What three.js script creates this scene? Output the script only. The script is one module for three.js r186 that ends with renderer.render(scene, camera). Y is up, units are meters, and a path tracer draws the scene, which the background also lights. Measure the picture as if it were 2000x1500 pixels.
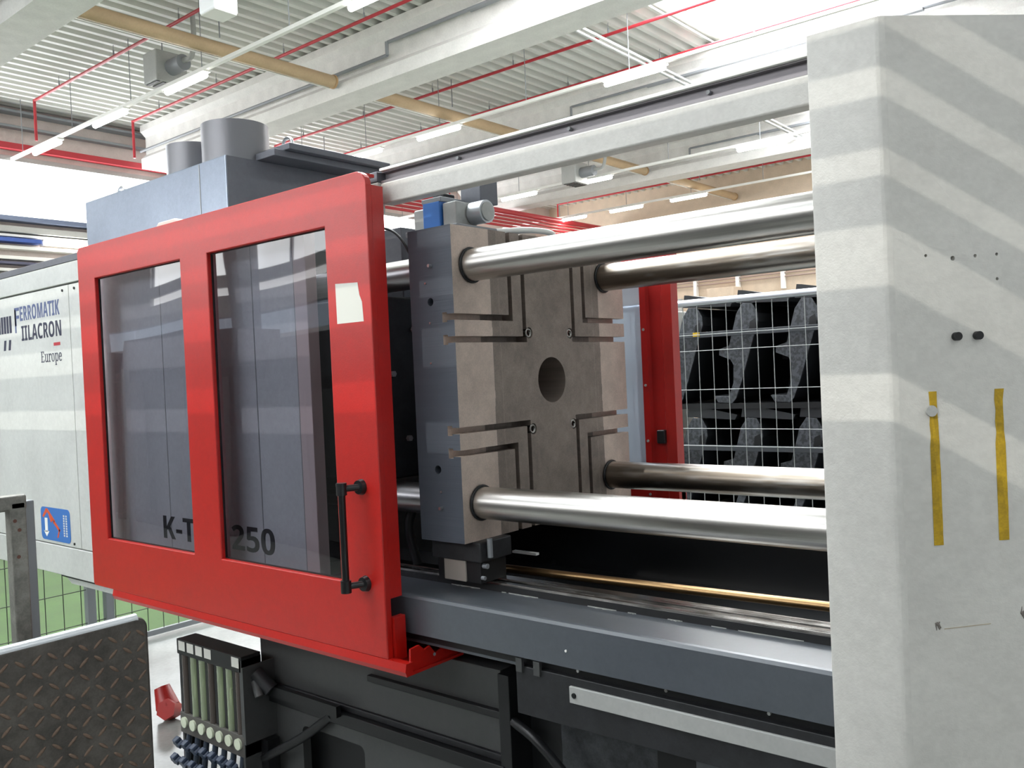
import * as THREE from 'three';
import { RoundedBoxGeometry } from 'three/addons/geometries/RoundedBoxGeometry.js';
import { mergeGeometries, toCreasedNormals } from 'three/addons/utils/BufferGeometryUtils.js';
import { TextGeometry } from 'three/addons/geometries/TextGeometry.js';
import { FontLoader } from 'three/addons/loaders/FontLoader.js';
import { RectAreaLightUniformsLib } from 'three/addons/lights/RectAreaLightUniformsLib.js';
import { Brush, Evaluator, SUBTRACTION } from 'three-bvh-csg';

// ---------- camera, sky, sun, exposure ----------
const scene = new THREE.Scene();
const camera = new THREE.PerspectiveCamera(47.374, 4 / 3, 0.05, 200);
camera.position.set(2.046, 1.535, 2.691);
camera.up.set(0.02681, 0.99887, -0.03925);
camera.lookAt(2.046 - 0.63705, 1.535 - 0.01318, 2.691 - 0.77071);
scene.add(camera);
const renderer = new THREE.WebGLRenderer({ antialias: true });
renderer.toneMapping = THREE.LinearToneMapping;
renderer.toneMappingExposure = 0.68;
renderer.shadowMap.enabled = true;
RectAreaLightUniformsLib.init();
scene.background = new THREE.Color().setRGB(2.2, 2.5, 2.9);

const sun = new THREE.DirectionalLight(new THREE.Color().setRGB(1.0, 0.93, 0.83), 2.3);
sun.target.position.set(0, 1.5, 0.6);
sun.position.set(-0.22 * 12, 1.5 + 0.81 * 12, 0.6 + 12);
sun.castShadow = true; sun.shadow.radius = 0.12;
Object.assign(sun.shadow.camera, { left: -15, right: 15, top: 12, bottom: -12, near: 0.5, far: 40 });
sun.shadow.mapSize.set(2048, 2048);
scene.add(sun, sun.target);
const DAY = new THREE.Color().setRGB(0.9, 0.96, 1.0);
function areaLight(w, h, power, pos, look, color = DAY) {
  const l = new THREE.RectAreaLight(color, power, w, h);
  l.position.set(...pos); l.lookAt(...look); scene.add(l); return l;
}

// ---------- helpers ----------
let seed = 7;
const rnd = () => { seed = (seed * 1664525 + 1013904223) >>> 0; return seed / 4294967296; };
const used = {};
const numbered = (n) => { const k = used[n] = (used[n] ?? -1) + 1; return k ? n + '_' + String(k).padStart(3, '0') : n; };
function uvm(g) {                       // uv in metres from the dominant axis of each face
  if (g.index) g = g.toNonIndexed();
  const p = g.attributes.position, n = p.count, uv = new Float32Array(n * 2);
  const a = new THREE.Vector3(), b = new THREE.Vector3(), c = new THREE.Vector3();
  for (let i = 0; i < n; i += 3) {
    a.fromBufferAttribute(p, i); b.fromBufferAttribute(p, i + 1).sub(a); c.fromBufferAttribute(p, i + 2).sub(a);
    b.cross(c); const ax = Math.abs(b.x), ay = Math.abs(b.y), az = Math.abs(b.z);
    for (let k = i; k < i + 3; k++) {
      const x = p.getX(k), y = p.getY(k), z = p.getZ(k);
      uv[2 * k] = ax >= ay && ax >= az ? z : x; uv[2 * k + 1] = ay > ax && ay > az ? z : y;
    }
  }
  g.setAttribute('uv', new THREE.BufferAttribute(uv, 2));
  return g;
}
function mesh(name, geo, mat, parent) {
  const m = new THREE.Mesh(geo, mat); m.name = name; m.castShadow = m.receiveShadow = true;
  if (parent) parent.add(m);
  return m;
}
function worldBase(o) { const v = new THREE.Vector3(); for (let q = o; q && q !== scene; q = q.parent) v.add(q.position); return v; }
function part(name, geo, mat, parent, label) {      // geometry given in world metres, re-based on its parent
  const b = worldBase(parent); geo = uvm(geo); geo.translate(-b.x, -b.y, -b.z);
  const m = mesh(name, geo, mat, parent); if (label) m.userData.label = label; return m;
}
function thing(name, label, category, base = [0, 0, 0], group) {
  const o = new THREE.Group(); o.name = numbered(name); o.position.set(...base); scene.add(o);
  o.userData = { label, category }; if (group) o.userData.group = group; return o;
}
function single(name, geo, mat, label, category, group) {
  geo = uvm(geo); geo.computeBoundingBox(); const c = geo.boundingBox.getCenter(new THREE.Vector3()); c.y = geo.boundingBox.min.y;
  geo.translate(-c.x, -c.y, -c.z); const m = mesh(numbered(name), geo, mat, scene); m.position.copy(c);
  m.userData = { label, category }; if (group) m.userData.group = group; return m;
}
function struct(name, geo, mat, label, category) {
  const m = mesh(numbered(name), uvm(geo), mat, scene); m.userData = { kind: 'structure', label, category }; return m;
}
const box = (x0, x1, y0, y1, z0, z1, r = 0) => {
  const w = x1 - x0, h = y1 - y0, d = z1 - z0;
  const g = r ? new RoundedBoxGeometry(w, h, d, 2, Math.min(r, w / 2.1, h / 2.1, d / 2.1)) : new THREE.BoxGeometry(w, h, d);
  return (r ? g : g).translate((x0 + x1) / 2, (y0 + y1) / 2, (z0 + z1) / 2);
};
const V = (x, y, z) => new THREE.Vector3(x, y, z);
function rod(a, b, r, seg = 16, r2 = r) {
  a = V(...a); b = V(...b); const d = b.clone().sub(a), g = new THREE.CylinderGeometry(r2, r, d.length(), seg, 1);
  g.applyQuaternion(new THREE.Quaternion().setFromUnitVectors(V(0, 1, 0), d.clone().normalize()));
  return g.translate((a.x + b.x) / 2, (a.y + b.y) / 2, (a.z + b.z) / 2);
}
const pipe = (pts, r, seg = 8, n = pts.length * 8) => new THREE.TubeGeometry(new THREE.CatmullRomCurve3(pts.map((p) => V(...p)), false, 'centripetal'), n, r, seg);
const shapeOf = (pts) => new THREE.Shape(pts.map((p) => new THREE.Vector2(...p)));
function extr(pts, depth, bevel = 0, holes = []) {
  const s = shapeOf(pts); for (const h of holes) s.holes.push(new THREE.Path(h.map((p) => new THREE.Vector2(...p))));
  return new THREE.ExtrudeGeometry(s, { depth: depth - 2 * bevel, bevelEnabled: bevel > 0, bevelSize: bevel, bevelOffset: -bevel, bevelThickness: bevel, bevelSegments: 2, curveSegments: 8 }).translate(0, 0, bevel);
}
const prismX = (zy, x0, x1, bv = 0) => extr(zy.map(([z, y]) => [-z, y]), x1 - x0, bv).rotateY(Math.PI / 2).translate(x0, 0, 0);
const prismZ = (xy, z0, z1, bv = 0, holes = []) => extr(xy, z1 - z0, bv, holes).translate(0, 0, z0);
const prismY = (xz, y0, y1, bv = 0) => extr(xz.map(([x, z]) => [x, -z]), y1 - y0, bv).rotateX(-Math.PI / 2).translate(0, y0, 0);
const rect = (x0, x1, y0, y1) => [[x0, y0], [x1, y0], [x1, y1], [x0, y1]];
function rrect(x0, x1, y0, y1, r, n = 5) {
  const o = []; for (const [cx, cy, a] of [[x1 - r, y1 - r, 0], [x0 + r, y1 - r, 1], [x0 + r, y0 + r, 2], [x1 - r, y0 + r, 3]])
    for (let i = 0; i <= n; i++) { const t = (a + i / n) * Math.PI / 2; o.push([cx + r * Math.cos(t), cy + r * Math.sin(t)]); }
  return o;
}
const merge = (...g) => mergeGeometries(g.map((q) => { q = uvm(q); for (const k of Object.keys(q.attributes)) if (!['position', 'normal', 'uv'].includes(k)) q.deleteAttribute(k); return q; }));

// ---------- textures: grain, stains, streaks ----------
function vnoise(nx, ny, s) {            // tileable value noise
  const g = new Float32Array(nx * ny); let q = s >>> 0; for (let i = 0; i < g.length; i++) { q = (q * 1664525 + 1013904223) >>> 0; g[i] = q / 4294967296; }
  return (u, v) => { const x = u * nx, y = v * ny, i = Math.floor(x), j = Math.floor(y), f = x - i, h = y - j, a = f * f * (3 - 2 * f), b = h * h * (3 - 2 * h);
    const G = (p, r) => g[((r % ny) + ny) % ny * nx + ((p % nx) + nx) % nx];
    return (G(i, j) * (1 - a) + G(i + 1, j) * a) * (1 - b) + (G(i, j + 1) * (1 - a) + G(i + 1, j + 1) * a) * b; };
}
function tex(w, h, fn, metres, srgb = true) {   // fn(u,v) -> grey or [r,g,b], 0..1
  const d = new Uint8Array(w * h * 4);
  for (let j = 0; j < h; j++) for (let i = 0; i < w; i++) {
    let c = fn((i + 0.5) / w, (j + 0.5) / h); if (typeof c === 'number') c = [c, c, c];
    for (let k = 0; k < 3; k++) d[(j * w + i) * 4 + k] = Math.max(0, Math.min(255, c[k] * 255)); d[(j * w + i) * 4 + 3] = 255;
  }
  const t = new THREE.DataTexture(d, w, h); t.wrapS = t.wrapT = THREE.RepeatWrapping; t.magFilter = THREE.LinearFilter; t.minFilter = THREE.LinearMipmapLinearFilter; t.generateMipmaps = true;
  if (srgb) t.colorSpace = THREE.SRGBColorSpace; t.repeat.set(1 / metres[0], 1 / metres[1]); t.needsUpdate = true; return t;
}
const n8 = vnoise(8, 8, 3), n24 = vnoise(24, 24, 5), n64 = vnoise(64, 64, 9), n200 = vnoise(200, 200, 11), nst = vnoise(6, 160, 13), nst2 = vnoise(30, 220, 17);
const grime = tex(512, 512, (u, v) => 0.93 + 0.05 * n8(u, v) + 0.03 * (n64(u, v) - 0.5) + 0.03 * (n200(u, v) - 0.5), [1.3, 1.3]);
const blotch = tex(512, 512, (u, v) => 0.74 + 0.16 * n8(u, v) + 0.14 * n24(u, v) + 0.1 * (n64(u, v) - 0.5) + 0.1 * (n200(u, v) - 0.5), [0.6, 0.6]);
const grain = tex(256, 256, (u, v) => 0.5 + 0.5 * (n200(u, v) - 0.5) + 0.4 * (n64(u, v) - 0.5), [0.25, 0.25], false);
const streak = tex(512, 512, (u, v) => { const s = 0.62 * nst(u, v) + 0.38 * nst2(u, v); return 0.74 + 0.22 * s + 0.1 * (n24(u, v) - 0.5); }, [1, 1]);
const streakRough = tex(512, 512, (u, v) => 0.42 + 0.4 * nst(u, v) + 0.25 * (n24(u, v) - 0.5), [1, 1], false);
const satin = tex(512, 512, (u, v) => 0.84 + 0.07 * nst(u, v) + 0.08 * n8(u, v) + 0.05 * (n24(u, v) - 0.5), [1, 1]);
const mottle = tex(256, 256, (u, v) => { const q = 0.5 * n24(u, v) + 0.3 * n64(u, v) + 0.2 * n8(u, v); return 0.68 + 0.32 * Math.min(1, Math.max(0, (q - 0.38) / 0.2)); }, [0.35, 0.35]);
const tarnish = tex(512, 512, (u, v) => { const q = 0.6 * n8(u, v) + 0.25 * n24(u, v) + 0.15 * n64(u, v), k = Math.min(1, Math.max(0, (q - 0.42) / 0.16)), g = 0.86 + 0.06 * nst(u, v); return [g * (0.78 + 0.22 * k), g * (0.74 + 0.26 * k), g * (0.7 + 0.3 * k)]; }, [1, 1]);
const floorTex = tex(512, 512, (u, v) => 0.86 + 0.1 * n8(u, v) + 0.06 * n24(u, v) + 0.05 * (n200(u, v) - 0.5), [3, 3]);

// ---------- materials ----------
const S = (hex, o = {}) => new THREE.MeshStandardMaterial({ color: hex, roughness: 0.5, ...o });
const M = {
  pale: S(0xdad8d2, { roughness: 0.42, map: grime, bumpMap: grain, bumpScale: 0.0004 }),
  paleSmooth: S(0xd4d6d2, { roughness: 0.4, map: grime }),
  red: new THREE.MeshPhysicalMaterial({ color: 0xc01409, roughness: 0.42, map: grime, bumpMap: grain, bumpScale: 0.0003, clearcoat: 0.45, clearcoatRoughness: 0.28 }),
  steelPaint: S(0x4a505a, { roughness: 0.5, map: grime, bumpMap: grain, bumpScale: 0.0004 }),
  bedPaint: new THREE.MeshPhysicalMaterial({ color: 0x565b62, roughness: 0.34, map: grime, clearcoat: 0.7, clearcoatRoughness: 0.25 }),
  dark: S(0x2a2b2e, { roughness: 0.55, map: blotch }),
  black: S(0x141517, { roughness: 0.45 }),
  blackPlastic: S(0x17181a, { roughness: 0.28 }),
  greyPanel: S(0x4a4b4b, { roughness: 0.5, map: grime }),
  steel: S(0xa9a6a2, { metalness: 1, roughness: 0.34, map: streak, roughnessMap: streakRough }),
  chrome: S(0xd0cdc8, { metalness: 1, roughness: 0.3, map: satin }),
  chromeWorn: S(0xc6c2bc, { metalness: 1, roughness: 0.34, map: tarnish }),
  bright: S(0xcfd0d0, { metalness: 1, roughness: 0.3 }),
  zinc: S(0xc4c8cc, { metalness: 0.6, roughness: 0.35 }),
  hood: S(0xa3adbd, { metalness: 0.85, roughness: 0.3, map: grime }),
  hoodDark: S(0x6d6f76, { metalness: 0.4, roughness: 0.5, map: grime }),
  white: S(0xf0efea, { roughness: 0.5 }),
  paper: S(0xd6d6ce, { roughness: 0.8 }),
  concrete: S(0xeeece8, { roughness: 0.75, map: grime }),
  deck: S(0xd6d6d0, { roughness: 0.55 }),
  wallPink: S(0xdccfc9, { roughness: 0.8, map: grime }),
  wallPeach: S(0xdcc8b2, { roughness: 0.8, map: grime }),
  wallWhite: S(0xd8d9da, { roughness: 0.8, map: grime }),
  tan: S(0xc6ab88, { roughness: 0.6, map: grime }),
  pipeRed: S(0xb9303a, { roughness: 0.4 }),
  grey: S(0x8b8e92, { roughness: 0.5 }),
  greyLight: S(0xb4b5b2, { roughness: 0.5, map: grime }),
  blue: S(0x3f74bd, { roughness: 0.45 }),
  navy: S(0x2b2e44, { roughness: 0.6 }),
  yellow: S(0xd2ab1e, { roughness: 0.7, map: blotch }),
  bronze: S(0xa98a63, { metalness: 1, roughness: 0.35 }),
  floorGrey: S(0x8b8e8a, { roughness: 0.22, map: floorTex }),
  floorGreen: S(0x39581f, { roughness: 0.6, map: floorTex }),
  tread: S(0x68635e, { metalness: 0.5, roughness: 0.5, map: blotch }),
  lug: S(0x8d7768, { metalness: 0.6, roughness: 0.45, map: blotch }),
  smoked: new THREE.MeshPhysicalMaterial({ color: new THREE.Color().setRGB(0.5, 0.5, 0.56), transmission: 1, thickness: 0, roughness: 0.02, ior: 1.52 }),
  clear: new THREE.MeshPhysicalMaterial({ color: new THREE.Color().setRGB(0.93, 0.95, 0.96), transmission: 1, thickness: 0, roughness: 0.02, ior: 1.5 }),
  haze: new THREE.MeshPhysicalMaterial({ color: new THREE.Color().setRGB(0.62, 0.66, 0.72), transmission: 0.55, thickness: 0, roughness: 0.35, ior: 1.5 }),
  tubeGlass: new THREE.MeshPhysicalMaterial({ color: new THREE.Color().setRGB(0.75, 0.85, 0.6), transmission: 0.7, thickness: 0, roughness: 0.15, ior: 1.5 }),
  opal: S(0xffffff, { roughness: 0.4, emissive: new THREE.Color().setRGB(1, 1, 1), emissiveIntensity: 5 }),
  tubeLamp: S(0xffffff, { roughness: 0.4, emissive: new THREE.Color().setRGB(1, 0.97, 0.92), emissiveIntensity: 30 }),
};

// ---------- the hall ----------
const FY = -0.4, XL = -19, XR = 9, ZB = -25.6, ZF = 6.5, DY = 8.0;
struct('floor', box(-4.62, XR, FY - 0.2, FY, ZB, ZF), M.floorGrey, 'light grey glossy hall floor around the machine', 'floor');
struct('floor', box(-13, -4.62, FY - 0.2, FY, -7, 3), M.floorGreen, 'green painted floor zone beyond the wire fence', 'floor');
struct('floor', merge(box(XL, -13, FY - 0.2, FY, ZB, ZF), box(-13, -4.62, FY - 0.2, FY, ZB, -7), box(-13, -4.62, FY - 0.2, FY, 3, ZF)), M.floorGrey, 'light grey hall floor around the green zone', 'floor');
// end wall with a window band
const WY0 = 5.52, WY1 = 6.84;
struct('wall_left', merge(box(XL - 0.3, XL, FY, WY0, ZB, ZF), box(XL - 0.3, XL, WY1, 8.4, ZB, ZF), box(XL - 0.3, XL, WY0, WY1, ZB, -24.6), box(XL - 0.3, XL, WY0, WY1, -16.2, -14.4), box(XL - 0.3, XL, WY0, WY1, 4.6, ZF)), M.wallPink, 'pinkish plastered end wall of the hall with a window band', 'wall');
struct('wall_back', box(XL, XR, FY, 8.4, ZB - 0.3, ZB), M.wallPeach, 'peach coloured back wall of the hall', 'wall');
struct('wall_right', box(XR, XR + 0.3, FY, 8.4, ZB, ZF), M.wallWhite, 'white wall behind the injection side of the hall', 'wall');
function windowBand(n, z0, z1) {
  const w = new THREE.Group(); w.name = 'window_' + n; scene.add(w); w.userData = { kind: 'structure', label: n === 1 ? 'long bright window band in the end wall beside the vent hood' : 'bright window band in the end wall under the red pipe bundle', category: 'window' };
  part('frame', merge(box(XL - 0.12, XL + 0.04, WY1 - 0.05, WY1 + 0.06, z0, z1), box(XL - 0.12, XL + 0.04, WY0 - 0.06, WY0 + 0.04, z0, z1)), M.greyLight, w);
  const k = Math.round((z1 - z0) / 3.2), s = (z1 - z0) / k;
  for (let i = 0; i < k; i++) { part('pane', box(XL - 0.1, XL - 0.07, WY0 + 0.04, WY1 - 0.05, z0 + i * s, z0 + (i + 1) * s), M.opal, w); }
  areaLight(z1 - z0 - 0.1, WY1 - WY0 - 0.1, 13, [XL - 0.05, (WY0 + WY1) / 2, (z0 + z1) / 2], [0, (WY0 + WY1) / 2, (z0 + z1) / 2]);
}
windowBand(1, -14.4, 4.6); windowBand(2, -24.6, -16.2);

// wall on the photographer's side: a glazed band, a narrow strip, and a louvred clerestory that stripes the sunlight
const A0 = 3.35, A1 = 4.5, B0 = 3.02, B1 = 3.16, C0 = 6.12, C1 = 7.3, D0 = 2.3, D1 = 2.68;
struct('wall_front', merge(box(XL, XR, FY, D0, ZF, ZF + 0.25), box(XL, -16, D0, D1, ZF, ZF + 0.25), box(-6, XR, D0, D1, ZF, ZF + 0.25), box(XL, XR, D1, B0, ZF, ZF + 0.25), box(XL, XR, B1, A0, ZF, ZF + 0.25), box(XL, XR, A1, C0, ZF, ZF + 0.25), box(XL, XR, C1, 8.4, ZF, ZF + 0.25), box(XL, -12.4, B0, A1, ZF, ZF + 0.25), box(1.5, XR, B0, A1, ZF, ZF + 0.25), box(XL, -8, C0, C1, ZF, ZF + 0.25), box(6.5, XR, C0, C1, ZF, ZF + 0.25)), M.wallWhite, 'pale wall behind the photographer with window bands', 'wall');
{
  const w = new THREE.Group(); w.name = 'window_3'; scene.add(w); w.userData = { kind: 'structure', label: 'tall glazed band with vertical joints that the door panes mirror', category: 'window' };
  for (let x = -12.4; x < 1.4; x += 1.985) {
    part('pane', box(x + 0.03, x + 1.955, A0, A1, ZF + 0.1, ZF + 0.13), M.opal, w);
    part('mullion', box(x - 0.03, x + 0.03, A0, A1, ZF + 0.05, ZF + 0.16), M.grey, w);
    part('pane', box(x, x + 1.985, B0, B1, ZF + 0.1, ZF + 0.13), M.opal, w);
  }
  areaLight(13.8, A1 - A0, 3.2, [-5.45, (A0 + A1) / 2, ZF + 0.08], [-5.45, (A0 + A1) / 2, 0]);
  for (let x = -16; x < -6.1; x += 2.5) part('pane', box(x + 0.04, x + 2.46, D0, D1, ZF + 0.1, ZF + 0.11), M.clear, w);
  const c = new THREE.Group(); c.name = 'window_4'; scene.add(c); c.userData = { kind: 'structure', label: 'clerestory with horizontal sun blades high behind the photographer', category: 'window' };
  part('pane', box(-8, 6.5, C0, C1, ZF + 0.1, ZF + 0.11), M.clear, c);
  const open = [[6.17, 6.36], [6.55, 6.69], [6.795, 6.86], [6.97, 7.04], [7.13, 7.25]];
  let y = C0; for (const [a, b] of [...open, [C1, C1]]) { part('sun_blade', box(-8, 6.5, y, a, ZF + 0.16, ZF + 0.166), M.grey, c); y = b; }
}
for (const x of [-15.2, -9.6, -5.3, 1.6]) struct('column', box(x - 0.22, x + 0.22, FY, 7.0, ZF - 0.45, ZF), M.grey, 'grey steel column on the wall behind the photographer', 'column');

for (const [x, w, h, l] of [[-13.2, 3.0, 2.15, 'added unseen dark machine with a sloped hood by the wall behind the photographer, farthest along'], [-9.4, 3.2, 2.3, 'added unseen dark machine with a sloped hood between two wall columns'], [-5.6, 2.9, 2.1, 'added unseen dark machine with a sloped hood opposite the logo lettering'], [-1.9, 3.1, 2.2, 'added unseen dark machine with a sloped hood opposite the red door'], [2.4, 3.2, 2.25, 'added unseen dark machine with a sloped hood opposite the pale cabinet']]) {  // unseen machines added to cut front fill and darken door reflections
  const t = thing('added_machine', l, 'machine', [x, FY, 5.4], 'added dark machines along the window wall');
  part('body', box(x - w / 2, x + w / 2, FY, h - 0.5, 4.75, 5.95, 0.03), M.dark, t); part('hood', prismX([[4.85, h - 0.5], [5.0, h], [5.9, h], [5.9, h - 0.5]], x - w / 2 + 0.1, x + w / 2 - 0.1), M.dark, t);
  for (const k of [-0.25, 0.25]) part('cover_door', box(x + k * w - w * 0.2, x + k * w + w * 0.2, FY + 0.2, h - 0.65, 4.72, 4.755, 0.01), M.greyPanel, t);
}
// roof: slab, corrugated deck, beams, two skylight strips (the second one added)
const SKY = [[-5.9, -2.3], [6.0, 6.8]], beams = [-19.7, -14, -8.3, -2.6, 3.1], BW = 0.66;  // second strip is unseen, added to light the platen face
const SX = [[XL, SKY[0][0]], [SKY[0][1], SKY[1][0]], [SKY[1][1], XR]];
const bays = [[ZB, -19.7 - BW], [-19.7, -14 - BW], [-14, -8.3 - BW], [-8.3, -2.6 - BW], [-2.6, 3.1 - BW], [3.1, ZF]];
{
  const g = SX.map(([a, b]) => box(a - 0.001, b + 0.001, 8.2, 8.45, ZB - 0.3, ZF + 0.3));
  for (const [a, c] of SKY) {
    for (const b of beams) g.push(box(a, c, 8.2, 8.45, b - BW - 0.1, b + 0.1));
    g.push(box(a, c, 8.2, 8.45, 5.6, ZF + 0.3), box(a, c, 8.2, 8.45, ZB - 0.3, ZB + 0.6));
  }
  struct('ceiling', merge(...g), M.deck, 'roof slab above the corrugated deck', 'ceiling');
}
function corrugated(x0, x1, z0, z1) {   // trapezoid sheet, ribs run along z
  const pts = [], p = 0.31, h = 0.14; for (let x = x0; x < x1 - 0.3; x += p) pts.push([x, DY], [x + 0.1, DY], [x + 0.14, DY + h], [x + 0.27, DY + h]);
  pts.push([x1, DY]);
  const pos = []; for (let i = 0; i + 1 < pts.length; i++) { const [a, b] = pts[i], [c, d] = pts[i + 1]; pos.push(a, b, z0, c, d, z0, c, d, z1, a, b, z0, c, d, z1, a, b, z1); }
  const g = new THREE.BufferGeometry(); g.setAttribute('position', new THREE.Float32BufferAttribute(pos, 3)); g.computeVertexNormals(); return g;
}
for (const [z1, z0] of bays.map(([a, b]) => [Math.min(a, b), Math.max(a, b)]))
  struct('ceiling', merge(...SX.map(([a, b]) => corrugated(a, b, z1 - 0.31, z0 + 0.31))), M.deck, 'pale corrugated steel roof deck between two concrete beams', 'ceiling');
SKY.forEach(([x0, x1], n) => {
  const w = new THREE.Group(); w.name = 'window_' + (5 + n); scene.add(w); w.userData = { kind: 'structure', label: n ? 'added unseen opal skylight strip above the injection side' : 'bright opal skylight strip across the corrugated roof', category: 'window' };
  const edges = [[ZB + 0.6, -20.46], [-19.6, -14.76], [-13.9, -9.06], [-8.2, -3.36], [-2.5, 2.34], [3.2, 5.6]];
  for (const [a, b] of edges.slice(n ? 2 : 0)) {
    const k = 4, s = (b - a) / k; for (let i = 0; i < k; i++) part('pane', box(x0, x1, 8.34, 8.38, a + i * s + 0.02, a + (i + 1) * s - 0.02), M.opal, w);
    areaLight(x1 - x0 - 0.1, b - a - 0.1, 24, [(x0 + x1) / 2, 8.3, (a + b) / 2], [(x0 + x1) / 2, 0, (a + b) / 2]);
  }
});
for (const b of beams) {
  const by = 6.94, zy = [[b, by], [b, by + 0.24], [b - 0.13, by + 0.36], [b - 0.13, 7.72], [b, 7.84], [b, DY - 0.01], [b - BW, DY - 0.01], [b - BW, 7.84], [b - BW + 0.13, 7.72], [b - BW + 0.13, by + 0.36], [b - BW, by + 0.24], [b - BW, by]];
  struct('roof_beam', prismX(zy, XL + 0.5, XR), M.concrete, 'white concrete roof beam with wide lower flange', 'beam');
}

// ---------- the moulding machine ----------
const PC = -0.03;                        // centre of the platens across the machine
const TB = 0.413;
for (const [y, z, l] of [[1.915, TB, 'polished steel tie bar, upper one on the open door side'], [1.085, TB, 'polished steel tie bar, lower one on the open door side'], [1.915, -TB, 'stained steel tie bar, upper one on the rear guard side'], [1.085, -TB, 'stained steel tie bar, lower one on the rear guard side']]) {
  const t = thing('tie_bar', l, 'tie bar', [0, y - 0.056, z], 'tie bars of the clamping unit');
  const g = new THREE.CylinderGeometry(0.056, 0.056, 3.0, 64, 1, false).rotateZ(-Math.PI / 2);
  { const p = g.attributes.position, uv = g.attributes.uv; for (let i = 0; i < p.count; i++) uv.setXY(i, uv.getX(i) * 0.7 + z, p.getX(i)); for (let i = 0; i < p.count; i++) uv.setXY(i, p.getX(i) * 0.3 + z, uv.getX(i)); }
  g.translate(-0.13, 0.056, 0); const m = mesh('bar', g, z < 0 ? M.chromeWorn : M.chrome, t); m.userData.label = 'polished steel shaft';
  part('wiper_ring', new THREE.TorusGeometry(0.0585, 0.005, 10, 48).rotateY(Math.PI / 2).translate(0.005, y, z), M.black, t, 'black seal ring at the platen');
}
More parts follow.
